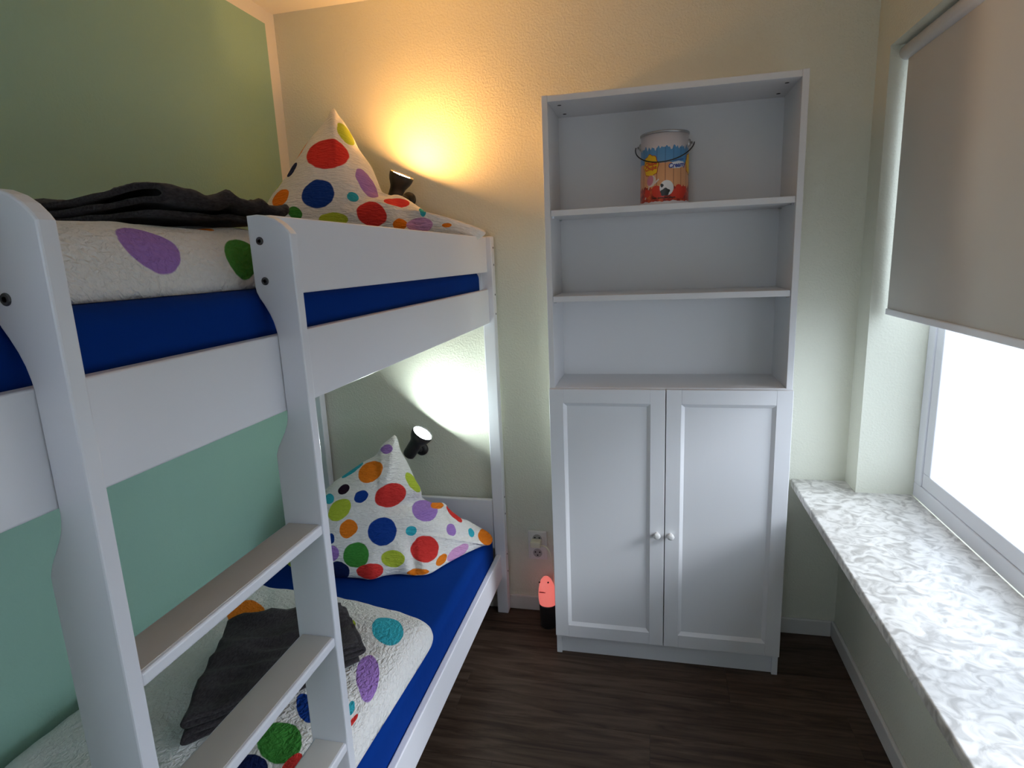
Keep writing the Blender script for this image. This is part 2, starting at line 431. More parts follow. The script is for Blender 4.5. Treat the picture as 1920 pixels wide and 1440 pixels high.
LD = dict(
  A=[0.0, 0.0, 0.388],
  e1=[1.0, 0.0, 0.0],
  e2=[0.0, 1.0, 0.0],
  out=[[-1.06, -0.4, 0], [-0.9, -0.395, 0], [-0.7, -0.405, 0], [-0.5, -0.44, 0], [-0.38, -0.47, 0], [-0.31, -0.5, 0], [-0.287, -0.55, 0], [-0.285, -0.62, 0], [-0.292, -0.8, 0], [-0.3, -1.0, 0], [-0.305, -1.2, 0], [-0.31, -1.5, 0], [-0.33, -1.62, 0], [-0.45, -1.66, 0], [-0.8, -1.66, 0], [-1.0, -1.65, 0], [-1.06, -1.55, 0], [-1.07, -1.2, 0], [-1.07, -0.8, 0]],
  c=[-0.68, -1.03],
  T=0.085,
  p=10,
  q=0.5,
  dots=[
    [[18.85, 6.38, 11.27], [-0.19, -14.42, -8.98], 'te'],
    [[7.75, -9.25, -4.76], [-24.37, -15.49, -21.2], 'pu'],
    [[91.51, 36.91, 65.39], [20.08, -38.95, -29.03], 'te'],
    [[-12.91, 36.73, 30.94], [148.52, -8.0, 39.43], 're'],
    [[13.89, 12.36, 19.65], [6.82, -10.35, -0.43], 'or'],
    [[35.67, 27.39, 43.74], [18.84, -40.9, 4.38], 'bk'],
    [[94.0, 48.77, 77.54], [7.71, -41.88, -21.96], 'li'],
    [[10.87, -12.33, -6.73], [-38.15, -36.3, -51.92], 'bl'],
    [[17.13, 11.31, 19.76], [3.06, -15.95, -15.49], 'gr'],
    [[18.85, 33.21, 44.14], [59.33, -20.21, 0.94], 're'],
    [[26.18, 18.86, 33.76], [6.32, -33.95, -35.3], 'nv'],
    [[95.91, 74.54, 136.0], [11.61, -66.6, -58.43], 'li'],
  ],
)

# ================================================================== the room
XL, XR, YB, YF, H = -1.10, 1.06, 0.278, -3.40, 2.486
WY0, WY1, WZ0, WZ1, XO = -2.10, 0.16, 0.648, 2.10, 1.34      # window opening in the right wall, outer face XO

floor = tag(bx('floor', XL - .1, XO, YF - .1, YB + .1, -0.12, -0.004, M['hole'], None, 0), kind='structure')
PW, PLN = 0.19, 1.28
plank_me = {}
def plank(x0, x1, y0, y1):
    key = (round(x1 - x0, 3), round(y1 - y0, 3))
    if key not in plank_me:
        bm = box(bmesh.new(), -key[0] / 2, key[0] / 2, -key[1] / 2, key[1] / 2, -0.004, 0)
        me = bpy.data.meshes.new('plank'); bm.to_mesh(me); bm.free(); me.materials.append(M['oak']); plank_me[key] = me
    o = bpy.data.objects.new('plank', plank_me[key]); COL.objects.link(o)
    o.location = ((x0 + x1) / 2, (y0 + y1) / 2, 0); o.parent = floor
offs = [0.353, -0.12, 0.80, 0.10, 0.62, -0.30]
row = -3
y = -0.36 + PW * 4
i = 0
while y > YF:
    y0, y1 = max(y - PW, YF), min(y, YB)
    x = offs[(i - 4) % 6] - 3 * PLN
    while x < XR:
        a, b = max(x, XL), min(x + PLN, XR)
        if b - a > 0.02 and y1 - y0 > 0.01: plank(a + .0006, b - .0006, y0 + .0006, y1 - .0006)
        x += PLN
    y -= PW; i += 1

tag(bx('wall_back', XL - .1, XO, YB, YB + .1, 0, H, M['wall'], None, 0), kind='structure')
tag(bx('wall_left', XL - .1, XL, YF, YB, 0, H, M['left_wall'], None, 0), kind='structure')
FX0, FX1, FZ0, FZ1 = -0.45, 0.45, 1.15, 2.05                # unseen window added behind the camera to bring in frontal daylight
bm = bmesh.new()
box(bm, XL - .1, FX0, YF - .2, YF, 0, H); box(bm, FX1, XO, YF - .2, YF, 0, H); box(bm, FX0, FX1, YF - .2, YF, 0, FZ0); box(bm, FX0, FX1, YF - .2, YF, FZ1, H)
tag(obj('wall_front', bm, M['wall']), kind='structure')
fill_win = tag(empty('fill_window', (0, YF - .15, FZ0)), kind='structure')
bm = bmesh.new()
for a, b, c_, d_ in ((FX0, FX1, FZ0, FZ0 + .06), (FX0, FX1, FZ1 - .06, FZ1), (FX0, FX0 + .06, FZ0, FZ1), (FX1 - .06, FX1, FZ0, FZ1)): box(bm, a, b, YF - .17, YF - .11, c_, d_)
obj('window_frame', bm, M['lacquer'], fill_win)
bx('pane', FX0 + .06, FX1 - .06, YF - .143, YF - .137, FZ0 + .06, FZ1 - .06, M['glass'], fill_win, 0)
tag(bx('ceiling', XL - .1, XO, YF - .1, YB + .1, H, H + .1, M['ceiling'], None, 0), kind='structure')
bm = bmesh.new()
box(bm, XR, XO, YF, WY0, 0, H); box(bm, XR, XO, WY1, YB, 0, H); box(bm, XR, XO, WY0, WY1, 0, WZ0 - .03); box(bm, XR, XO, WY0, WY1, WZ1, H)
tag(obj('wall_right', bm, M['wall']), kind='structure')
def skirting(name, x0, x1, y0, y1):
    o = bx(name, x0, x1, y0, y1, 0, 0.066, M['trim'], None, 0.004, 2); tag(o, kind='structure')
skirting('baseboard_back', XL + .013, XR - .013, YB - .013, YB)
skirting('baseboard_left', XL, XL + .013, YF, YB)
skirting('baseboard_right', XR - .013, XR, YF, YB)

# window in the right wall with its stone sill
win = tag(empty('window_1', (XO - .08, (WY0 + WY1) / 2, WZ0)), kind='structure')
def ring(name, y0, y1, z0, z1, x0, x1, w, parent):
    bm = bmesh.new()
    box(bm, x0, x1, y0, y1, z0, z0 + w, .003); box(bm, x0, x1, y0, y1, z1 - w, z1, .003)
    box(bm, x0, x1, y0, y0 + w, z0 + w, z1 - w, .003); box(bm, x0, x1, y1 - w, y1, z0 + w, z1 - w, .003)
    return obj(name, bm, M['lacquer'], parent)
ring('window_frame', WY0, WY1, WZ0, WZ1, 1.24, 1.31, .05, win)
ym = (WY0 + WY1) / 2
bx('mullion', 1.235, 1.305, ym - .03, ym + .03, WZ0 + .05, WZ1 - .05, M['lacquer'], win)
for a, b in ((WY0 + .05, ym - .03), (ym + .03, WY1 - .05)):
    s = ring('sash', a, b, WZ0 + .05, WZ1 - .05, 1.245, 1.295, .05, win)
    bx('pane', 1.268, 1.274, a + .05, b - .05, WZ0 + .10, WZ1 - .10, M['glass'], s, 0)
bx('window_sill', 0.873, 1.24, WY0 - .06, YB - .001, WZ0 - .03, WZ0, M['marble'], win, 0.004, 3)
bl = tag(empty('roller_blind', (1.10, (WY0 + WY1) / 2, WZ1)), 'pale roller blind lowered halfway over the window', 'blind')
bmat = mat('blind_fabric', (.62, .60, .56), .9, .1)
bx('blind_cloth', 1.105, 1.107, WY0 + .02, WY1 - .02, 1.30, WZ1 - .03, bmat, bl, 0)
bx('bottom_bar', 1.099, 1.113, WY0 + .02, WY1 - .02, 1.28, 1.30, M['lacquer'], bl, .003, 2)
obj('blind_roller', lathe(bmesh.new(), (1.106, WY0 + .005, WZ1 - .025), (0, 1, 0), [(0, 0), (0, .022), (WY1 - WY0 - .01, .022), (WY1 - WY0 - .01, 0)], 20), M['lacquer'], bl, True)
gm = mat('outdoor_ground', (0.34, 0.34, 0.33), 0.9, 0.2)
tag(bx('ground', XO + 2, XO + 60, -40, 40, -4.1, -4.0, gm, None, 0), kind='structure')

# ================================================================== bunk bed
RX0, RX1 = -0.289, -0.267          # side rail, inner and outer face
PF = 0.223                         # room face of the head posts
YL = -1.163                        # near face of the far ladder side
YN = -1.78                         # foot posts
bed = tag(empty('bunk_bed', (-0.68, -0.78, 0)), 'white wooden bunk bed with a built-in ladder, along the mint green wall', 'bunk bed')
WHT = M['lacquer']
def post(x0, x1, y0, y1, screws=False):
    p = bx('post', x0, x1, y0, y1, 0, 1.598, WHT, bed, 0.004, 3)
    if screws:
        for z in (1.585 - .03, 1.49, 1.375, 1.30, .53, .455, .27, .19):
            obj('screw', lathe(bmesh.new(), (x1 - .001, y1 - .018, z), (1, 0, 0), [(0, .004), (.0016, .004), (.002, 0)], 10), M['hole'], p)
post(-0.295, -0.247, PF, PF + .042, True)
post(-1.092, -1.044, PF, PF + .042)
post(-0.295, -0.247, YN - .042, YN)
post(-1.092, -1.044, YN - .042, YN)
bx('guard_rail', RX0, RX1, YL + .02, PF, 1.4628, 1.595, WHT, bed, 0.003, 3)
bx('side_rail', RX0, RX1, YN, PF, 1.266, 1.3975, WHT, bed, 0.003, 3)
bx('side_rail', RX0, RX1, YN, PF, 0.167, 0.278, WHT, bed, 0.004, 3)
bx('side_rail', -1.085, -1.063, YN, PF, 1.266, 1.3975, WHT, bed, 0.003, 2)
bx('side_rail', -1.085, -1.063, YN, PF, 0.167, 0.278, WHT, bed, 0.003, 2)
bx('guard_rail', -1.085, -1.063, YN, PF, 1.4628, 1.595, WHT, bed, 0.003, 2)
for y0 in (PF + .006, YN - .03):
    bx('headboard', -1.044, -0.295, y0, y0 + .022, 0.300, 0.520, WHT, bed, 0.003, 3)
    bx('headboard', -1.044, -0.295, y0, y0 + .022, 1.30, 1.56, WHT, bed, 0.003, 3)
for z in (0.20, 1.30):
    for k in range(14):
        yy = YN + .08 + k * .14
        bx('bed_slat', -1.062, RX0 - .001, yy, yy + .07, z - .018, z, mat('slat_pine', (.55, .38, .22), .6) if k == 0 and z < 1 else bpy.data.materials['slat_pine'], bed, 0)

# ladder sides: wide plates notched around the rail
def arc(a, b, bow, n=8):
    """points from a to b along an S: leaves a and arrives at b steeply"""
    out = []
    for i in range(1, n):
        t = i / n; e = t * t * (3 - 2 * t)
        out.append((a[0] + (b[0] - a[0]) * (e if bow else t), a[1] + (b[1] - a[1]) * t))
    return out
XO1, XI, XN = -0.221, -0.298, -0.2665
poly = [(XO1, 0.0), (XO1, 1.562), (-.226, 1.569), (-.236, 1.579), (-.248, 1.587), (-.264, 1.593), (-.280, 1.595), (XI, 1.594), (XI, 1.480), (-.2965, 1.470), (-.292, 1.460), (-.285, 1.449), (-.277, 1.434), (-.2715, 1.420), (-.268, 1.405), (XN, 1.395),
        (XN, 1.262), (-.2675, 1.252), (-.2705, 1.240), (-.276, 1.228), (-.284, 1.214), (-.292, 1.200), (-.2975, 1.186), (XI, 1.170), (XI, 0.30), (XN, 0.285), (XN, 0.16), (XI, 0.145), (XI, 0.0)]
def ladder_side(y0, y1, face):
    bm = prism(bmesh.new(), poly, 'y', y0, y1)
    es = [e for e in bm.edges if abs(e.verts[0].co.y - e.verts[1].co.y) < 1e-6]
    bmesh.ops.bevel(bm, geom=es, offset=0.0025, segments=2, affect='EDGES', profile=0.5)
    o = obj('ladder_side', bm, WHT, bed)
    for x, z in ((-.278, 1.553), (-.277, 1.488)):
        b = obj('bolt', lathe(bmesh.new(), (x, face, z), (0, -1, 0), [(-.002, .0066), (.001, .0066), (.002, .0056), (.002, .003), (0.0, .0028), (0.0, 0)], 20), M['bolt'], o)
ladder_side(YL, YL + .021, YL)
ladder_side(YL - .42, YL - .399, YL - .42)
for z in (1.0575, 0.833, 0.604, 0.377, 0.150):
    st = bx('ladder_step', -0.2925, -0.2225, YL - .399, YL, z - .019, z, WHT, bed, 0.004, 3)
    bx('tread', -0.288, -0.228, YL - .397, YL - .002, z, z + .0006, mat('sandy_tread', (.72, .68, .64), .7, .2) if 'sandy_tread' not in bpy.data.materials else bpy.data.materials['sandy_tread'], st, 0)

# ================================================================== bedding
def mattress(name, z0, z1, label, grp):
    bm = box(bmesh.new(), -1.06, RX0 - .002, YN + .01, PF - .012, z0, z1)
    es = list(bm.edges)
    bmesh.ops.bevel(bm, geom=es, offset=0.035, segments=6, affect='EDGES', profile=0.5)
    o = obj(name, bm, M['blue'], None, True)
    return tag(o, label, 'mattress', grp)
mattress('mattress', 0.205, 0.388, 'lower bunk mattress under a royal blue fitted sheet', 'blue sheeted mattresses')
mattress('mattress', 1.305, 1.474, 'upper bunk mattress under a royal blue fitted sheet', 'blue sheeted mattresses')

p = puff('pillow', LP, dotted('dotted_cotton_lower_pillow', LP['dots'], (50, 150)), 0.09, 0.389, None, 240, 40, 0.005,
         creases=[((.359, .205), (.20, .19), .05, .022), ((.273, -.061), (.275, .06), .035, .018), ((.44, .17), (.43, .08), .03, .02)])
tag(p, 'white seersucker pillow with coloured dots, propped on the lower bunk', 'pillow', 'dotted pillows')
p = puff('pillow', UP, dotted('dotted_cotton_upper_pillow', UP['dots'], (40, 170)), 0.09, 1.4745, None, 240, 40, 0.005,
         creases=[((.085, .27), (-.02, .2), .04, .025), ((.10, .26), (.2, .1), .02, .03)])
tag(p, 'white seersucker pillow with coloured dots, standing tall on the upper bunk', 'pillow', 'dotted pillows')

d = puff('folded_duvet', LD, dotted('dotted_cotton_lower_duvet', LD['dots'], (95, 80)), 0.0, 0.3885, None, 240, 40, 0.006, wrap=True)
tag(d, 'folded white duvet with coloured dots under a towel on the lower bunk', 'duvet', 'dotted duvets')
UD = dict(A=[0, 0, 1.4745], e1=[1, 0, 0], e2=[0, 1, 0], T=.112, p=9, q=.5, c=[-.68, -1.3],
          out=[[-1.04, -.90, 0], [-.7, -.89, 0], [-.42, -.90, 0], [-.345, -.95, 0], [-.335, -1.1, 0], [-.335, -1.4, 0], [-.35, -1.62, 0], [-.45, -1.68, 0], [-.9, -1.68, 0], [-1.04, -1.6, 0], [-1.05, -1.3, 0]],
          dots=[[[21, 0, 6.2], [0, 21, 23.0], 'gr'], [[60, 0, 24], [0, 60, 67.5], 'or'], [[16, 0, 9.6], [0, 16, 19.2], 'bl'], [[14, 0, 8.4], [0, 14, 20.2], 'te'], [[18, 0, 5.6], [0, 18, 23.6], 'pu'], [[15, 0, 11.7], [0, 15, 16.6], 're']])
d = puff('folded_duvet', UD, dotted('dotted_cotton_upper_duvet', UD['dots'], (95, 80)), 0.0, 1.4748, None, 200, 34, 0.006, wrap=True)
tag(d, 'folded white duvet with coloured dots on the upper bunk behind the ladder', 'duvet', 'dotted duvets')

def towel(P1, P2, P3, P4, z, layers, gap, seed, label):
    """a sheet folded back and forth; the rounded folds lie along P1-P2"""
    P1, P2, P3, P4 = [Vector((*p, 0)) for p in (P1, P2, P3, P4)]
    ln = ((P1 - P4).length + (P2 - P3).length) / 2
    path = []
    for i in range(layers):
        a0, a1 = (0.03, 0.97) if i % 2 == 0 else (0.97, 0.03)
        sh = 0.02 * noise.noise(Vector((i * 3.3, seed, 0)))
        for k in range(17): path.append((a0 + (a1 - a0) * k / 16 + sh, i * gap))
        if i < layers - 1:
            for k in range(1, 6):
                t = math.pi * k / 6 - math.pi / 2
                path.append((a1 + (1 if a1 > .5 else -1) * gap * .62 / ln * math.cos(t) * 1.5 + sh, i * gap + gap / 2 + gap / 2 * math.sin(t)))
    bm = bmesh.new(); nb = 30; grid = []
    for j in range(nb + 1):
        b = j / nb; row = []
        for a, h in path:
            q = (P1.lerp(P2, b)).lerp(P4.lerp(P3, b), a)
            li = h / gap
            d = a * .8 + b * 1.1
            rg = 1 - min(1, abs(noise.noise(Vector((d * 3.2 + seed, (a - b) * 1.3, seed)))) * 3.2)        # sharp crumple ridges
            w = (noise.noise(Vector((a * 2.6 + seed, b * 3.2, 0))) * 0.016 + rg * .013) * (.15 + .85 * li / (layers - 1)) + noise.noise(Vector((a * 9, b * 7 + seed, li * .2))) * .003
            q2 = Vector((q.x + noise.noise(Vector((b * 4, li, seed))) * .008, q.y + noise.noise(Vector((a * 3, li + 9, seed))) * .010, z + 0.006 + h + max(-gap * .3, w)))
            row.append(bm.verts.new(q2))
        grid.append(row)
    for A, B in zip(grid, grid[1:]):
        for k in range(len(A) - 1): bm.faces.new((A[k], A[k + 1], B[k + 1], B[k]))
    o = obj('folded_towel', bm, M['towel'], None, True)
    s = o.modifiers.new('thickness', 'SOLIDIFY'); s.thickness = gap * .6; s.offset = 0
    return tag(o, label, 'towel', 'charcoal towels')
towel((-.535, -.60), (-.392, -.765), (-.65, -1.12), (-.825, -.74), 0.481, 4, 0.014, 1.7, 'charcoal grey folded towel on the lower bunk duvet behind the ladder')
towel((-.362, -.94), (-.40, -1.22), (-.80, -1.22), (-.80, -.90), 1.594, 3, 0.015, 4.1, 'charcoal grey folded towel on the upper bunk duvet')

# ================================================================== clip-on wall lamps
def wall_lamp(D, axis, plate, lens_mat, label):
    D = Vector(D); ax = Vector(axis).normalized()
    t = tag(empty('wall_lamp', (plate[0], YB, plate[1])), label, 'lamp', 'black bunk reading lamps')
    obj('wall_plate', lathe(bmesh.new(), (plate[0], YB, plate[1]), (0, -1, 0), [(0, .028), (.010, .028), (.017, .024), (.021, .014), (.022, 0)], 32), M['black'], t, True)
    joint = D - ax * .078
    obj('stem', tube(bmesh.new(), [(plate[0], YB - .018, plate[1]), (plate[0] * .6 + joint.x * .4, YB - .05, plate[1] * .6 + joint.z * .4), joint], .009, 12), M['black'], t, True)
    prof = [(-.128, 0), (-.128, .020), (-.124, .0245), (-.116, .026), (-.060, .027), (-.050, .029), (-.040, .034), (-.030, .0395), (-.018, .0435), (-.006, .0450), (0, .0448), (0, .0415), (-.008, .0405), (-.010, 0)]
    obj('lamp_body', lathe(bmesh.new(), D, ax, prof, 40), M['black'], t, True)
    obj('lens', lathe(bmesh.new(), D, ax, [(-.0045, 0), (-.0045, .0400), (-.0065, .0402), (-.0065, 0)], 40), lens_mat, t)
    return t
M['lens_warm'] = glow('warm_led_lens', (1.0, 0.47, 0.13), 275)
M['lens_cool'] = glow('cool_led_lens', (0.86, 1.0, 0.97), 170)
wall_lamp((-.550, .128, 1.832), (.43, -.06, .90), (-.588, 1.757), M['lens_warm'], 'black spot lamp glowing warm yellow on wall above upper bunk')
wall_lamp((-.553, .152, .832), (.59, -.06, .805), (-.612, .722), M['lens_cool'], 'black spot lamp glowing cool white on wall above lower bunk')

# ================================================================== bookcase with doors
cab = tag(empty('bookcase', (0.4, 0.13, 0)), 'tall white bookcase with open shelves above and two panelled doors below', 'bookcase')
F_ = M['foil']; YBK = 0.270
bx('side_panel', 0, .0195, 0, YBK, 0, 2.02, F_, cab, .0008, 1)
bx('side_panel', .7805, .80, 0, YBK, 0, 2.02, F_, cab, .0008, 1)
tp = bx('top_panel', .0195, .7805, 0.002, YBK, 2.0, 2.019, F_, cab, .0008, 1)
bx('back_panel', .0195, .7805, .246, .252, .085, 2.0, M['back_foil'], cab, 0)
sh3 = bx('shelf', .0195, .7805, 0.0, .246, 1.0395, 1.059, F_, cab, .0008, 1)
for z in (1.6624, 1.376):
    s = bx('shelf', .0205, .7795, .006, .244, z - .0195, z, F_, cab, .0008, 1)
    for x in (.0205, .7735):
        for y in (.03, .215):
            bx('shelf_pin', x - .001, x + .007, y, y + .006, z - .0245, z - .0195, M['steel'], s, 0)
for x in (.05, .75):
    for y in (.06, .19):
        obj('screw_hole', lathe(bmesh.new(), (x, y, 2.0), (0, 0, -1), [(-.0005, .0065), (.0006, .0065), (.0006, 0)], 16), M['hole'], tp)
bx('plinth', .0195, .7805, .012, .028, 0, .083, F_, cab, .0008, 1)
bx('shelf', .0195, .7805, .0, .246, .066, .0855, F_, cab, .0008, 1)
def door(x0, x1, knob_x):
    z0, z1, w, yf, yb = .0865, 1.0555, .050, -.0205, -.0015
    bm = bmesh.new()
    box(bm, x0, x0 + w, yf, yb, z0, z1, .0012, 1); box(bm, x1 - w, x1, yf, yb, z0, z1, .0012, 1)
    box(bm, x0 + w, x1 - w, yf, yb, z1 - w, z1, .0012, 1); box(bm, x0 + w, x1 - w, yf, yb, z0, z0 + w, .0012, 1)
    d = obj('door', bm, F_, cab)
    bm = bmesh.new()                                   # moulded slope and sunk panel
    a = [(x0 + w, z0 + w), (x1 - w, z0 + w), (x1 - w, z1 - w), (x0 + w, z1 - w)]
    q = .0115
    b = [(x0 + w + q, z0 + w + q), (x1 - w - q, z0 + w + q), (x1 - w - q, z1 - w - q), (x0 + w + q, z1 - w - q)]
    va = [bm.verts.new((x, yf + .0006, z)) for x, z in a]; vb = [bm.verts.new((x, yf + .0085, z)) for x, z in b]; vc = [bm.verts.new((x, yb, z)) for x, z in a]
    for k in range(4):
        k2 = (k + 1) % 4
        bm.faces.new((va[k], va[k2], vb[k2], vb[k])); bm.faces.new((va[k2], va[k], vc[k], vc[k2]))
    bm.faces.new(vb); bm.faces.new(vc[::-1])
    bmesh.ops.recalc_face_normals(bm, faces=bm.faces)
    obj('door_panel', bm, F_, d)
    obj('knob', lathe(bmesh.new(), (knob_x, yf, .532), (0, -1, 0), [(-.002, .0065), (.010, .0055), (.013, .008), (.016, .0115), (.021, .0125), (.025, .0105), (.027, .005), (.0272, 0)], 24), M['plastic'], d, True)
door(.0005, .3985, .374)
door(.4015, .7995, .421)

# ================================================================== candy bucket on the top shelf
CX, CY, CZ, CR, CH = 0.391, 0.128, 1.6624, 0.0795, 0.232
can = tag(empty('candy_bucket', (CX, CY, CZ)), 'printed tin bucket of lollipops with a wire handle on the top open shelf', 'bucket')
m = mat('printed_tin', (.8, .8, .82), .3, .5)
tc = N(m, 'ShaderNodeTexCoord'); sp = N(m, 'ShaderNodeSeparateXYZ'); L(m, tc.outputs['Object'], sp.inputs[0])
an = N(m, 'ShaderNodeMath', operation='ARCTAN2'); L(m, sp.outputs['X'], an.inputs[0]); ng = N(m, 'ShaderNodeMath', operation='MULTIPLY'); ng.inputs[1].default_value = -1; L(m, sp.outputs['Y'], ng.inputs[0]); L(m, ng.outputs[0], an.inputs[1])
def wob(scale, amp, seed):
    c = N(m, 'ShaderNodeCombineXYZ'); L(m, an.outputs[0], c.inputs[0]); c.inputs[1].default_value = seed
    n = N(m, 'ShaderNodeTexNoise'); n.inputs['Scale'].default_value = scale; n.inputs['Detail'].default_value = 1; L(m, c.outputs[0], n.inputs['Vector'])
    a = N(m, 'ShaderNodeMath', operation='MULTIPLY_ADD'); L(m, n.outputs['Fac'], a.inputs[0]); a.inputs[1].default_value = amp; L(m, sp.outputs['Z'], a.inputs[2])
    return a.outputs[0]
def below(val, h):
    a = N(m, 'ShaderNodeMath', operation='LESS_THAN'); L(m, val, a.inputs[0]); a.inputs[1].default_value = h; return a.outputs[0]
def mixc(f, A, B):
    x = N(m, 'ShaderNodeMix', data_type='RGBA'); L(m, f, x.inputs['Factor'])
    if isinstance(A, tuple): x.inputs['A'].default_value = (*A, 1)
    else: L(m, A, x.inputs['A'])
    if isinstance(B, tuple): x.inputs['B'].default_value = (*B, 1)
    else: L(m, B, x.inputs['B'])
    return x.outputs['Result']
pk = N(m, 'ShaderNodeMath', operation='MULTIPLY'); pk.inputs[1].default_value = 2.9; L(m, an.outputs[0], pk.inputs[0])
fr = N(m, 'ShaderNodeMath', operation='FRACT'); L(m, pk.outputs[0], fr.inputs[0])
gap_ = below(fr.outputs[0], .07)
blue_sky = mixc(gap_, (.10, .33, .66), (.05, .17, .42))
wood = mixc(gap_, (.78, .40, .20), (.30, .10, .05))
c = mixc(below(wob(6, .05, 0), .205), (.72, .70, .76), blue_sky)
c = mixc(below(wob(3, .02, 4), .142), c, wood)
nn = N(m, 'ShaderNodeTexNoise'); nn.inputs['Scale'].default_value = 55; nn.inputs['Detail'].default_value = 3; L(m, tc.outputs['Object'], nn.inputs['Vector'])
rr = ramp(m, nn.outputs['Fac'], [(.35, (.22, .02, .02)), (.52, (.52, .05, .03)), (.68, (.75, .16, .05))])
c = mixc(below(wob(5, .05, 8), .083), c, rr.outputs['Color'])
c = mixc(below(wob(4, .012, 12), .018), c, (.72, .70, .76))
L(m, c, bsdf(m).inputs['Base Color'])
bm = lathe(bmesh.new(), (0, 0, 0), (0, 0, 1), [(0.0, 0), (0, CR), (.004, CR + .0012), (.010, CR), (CH - .006, CR - .0025), (CH - .006, CR - .006), (.006, CR - .004), (.006, 0)], 64)
body = obj('tin_body', bm, m, None, True); body.location = (CX, CY, CZ)
bpy.context.view_layer.update()
body.parent = can; body.matrix_parent_inverse = can.matrix_world.inverted()
bm = lathe(bmesh.new(), (CX, CY, CZ), (0, 0, 1), [(CH - .008, CR - .003), (CH - .006, CR + .0005), (CH - .002, CR + .001), (CH, CR - .001), (CH - .002, CR - .004), (CH - .008, CR - .0045)], 64)
obj('rim', bm, M['steel'], can, True)
HA = math.radians(-9)                                   # handle axis turned a little
for s in (-1, 1):
    p = Vector((CX + s * (CR - .004) * math.cos(HA), CY - s * (CR - .004) * math.sin(HA) * -1, CZ + .197))
    obj('handle_lug', lathe(bmesh.new(), p, (s * math.cos(HA), s * math.sin(HA), 0), [(-.004, .012), (.005, .012), (.008, .009), (.008, .004), (.014, .004), (.014, 0)], 20), M['steel'], can, True)
pts = []
for k in range(25):
    t = math.pi * k / 24
    lx = -math.cos(t) * (CR + .016); dn = math.sin(t)
    px = CX + lx * math.cos(HA); py = CY + lx * math.sin(HA)
    pts.append((px + dn * (CR + .010) * math.sin(HA), py - dn * (CR + .010) * math.cos(HA), CZ + .197 - dn * .064))
obj('wire_handle', tube(bmesh.new(), pts, .0019, 8), M['black'], can, True)

def wrap_pt(a, z, lift):
    r = CR - .0025 * z / CH + lift; t = a / CR
    return (CX + r * math.sin(t), CY - r * math.cos(t), CZ + z)
def decal(name, poly, lift, mt):
    """flat print: polygon in (arc length from the front, height), wrapped round the tin"""
    cx = sum(p[0] for p in poly) / len(poly); cz = sum(p[1] for p in poly) / len(poly)
    bm = bmesh.new(); rings = []
    for f in (1.0, .66, .33):
        rings.append([bm.verts.new(wrap_pt(cx + (p[0] - cx) * f, cz + (p[1] - cz) * f, lift)) for p in poly])
    n = len(poly)
    for A, B in zip(rings, rings[1:]):
        for k in range(n): bm.faces.new((A[k], A[(k + 1) % n], B[(k + 1) % n], B[k]))
    ce = bm.verts.new(wrap_pt(cx, cz, lift))
    for k in range(n): bm.faces.new((rings[-1][k], rings[-1][(k + 1) % n], ce))
    bmesh.ops.recalc_face_normals(bm, faces=bm.faces)
    return obj(name, bm, mt, body)
def ell(cx, cz, rx, rz, ang=0, n=28, lob=0, k=0):
    o = []
    for i in range(n):
        t = 2 * math.pi * i / n; q = 1 + lob * math.cos(k * t)
        x, z = rx * q * math.cos(t), rz * q * math.sin(t)
        o.append((cx + x * math.cos(ang) - z * math.sin(ang), cz + x * math.sin(ang) + z * math.cos(ang)))
    return o
ink = {k: mat('ink_' + k, c, .35) for k, c in dict(yellow=(.90, .55, .02), dark_red=(.45, .03, .02), red=(.70, .05, .03), white=(.80, .80, .82), navy=(.02, .06, .32), pink=(.62, .22, .30), black=(.02, .02, .02), green=(.06, .18, .03), cream=(.8, .68, .62)).items()}
def lettering(txt, a, z, size, tilt, mt, lift, shear=0.0, name='lettering', off=0.0):
    cu = bpy.data.curves.new('lettering', 'FONT'); cu.body = txt; cu.size = size; cu.align_x = 'CENTER'; cu.align_y = 'CENTER'; cu.shear = shear; cu.offset = off; cu.resolution_u = 3
    to = bpy.data.objects.new('lettering_tmp', cu); COL.objects.link(to)
    bpy.context.view_layer.update()
    me = bpy.data.meshes.new_from_object(to.evaluated_get(bpy.context.evaluated_depsgraph_get()))
    bpy.data.objects.remove(to)
    for v in me.vertices:
        x, y_ = v.co.x, v.co.y
        v.co = wrap_pt(a + x * math.cos(tilt) - y_ * math.sin(tilt), z + x * math.sin(tilt) + y_ * math.cos(tilt), lift)
    me.materials.clear(); me.materials.append(mt)
    return mobj(name, me, mt, body)
LA, LZ = -.050, .126
decal('logo_outline', ell(LA, LZ, .0295, .0355, .1, 40, .07, 8), .0004, ink['dark_red'])
decal('logo_flower', ell(LA, LZ, .0275, .0335, .1, 40, .07, 8), .0008, ink['yellow'])
lettering('Chupa', LA, LZ + .006, .0175, .10, ink['red'], .0012, .15, off=.0006)
lettering('Chups', LA, LZ - .008, .0175, .10, ink['red'], .0012, .15, off=.0006)
decal('logo_outline', ell(.104, LZ + .004, .0245, .0345, -.1, 40, .07, 8), .0004, ink['dark_red'])
decal('logo_flower', ell(.104, LZ + .004, .0225, .0325, -.1, 40, .07, 8), .0008, ink['yellow'])
decal('lettering_cloud', ell(.042, .124, .0300, .0110, .12, 32, .05, 9), .0008, ink['white'])
lettering('Creamy', .042, .123, .0200, .12, ink['navy'], .0012, .15, off=.0007)
decal('small_print_line', [(.030, .1365), (.066, .1408), (.066, .1428), (.030, .1385)], .0012, ink['navy'])
decal('lollipop_print', [(-.074, .022), (-.069, .021), (-.050, .062), (-.055, .064)], .0005, ink['cream'])
decal('lollipop_print', ell(-.046, .078, .0165, .0190, -.4), .0008, ink['cream'])
decal('lollipop_print', ell(-.050, .080, .0120, .0165, -.3), .0012, ink['pink'])
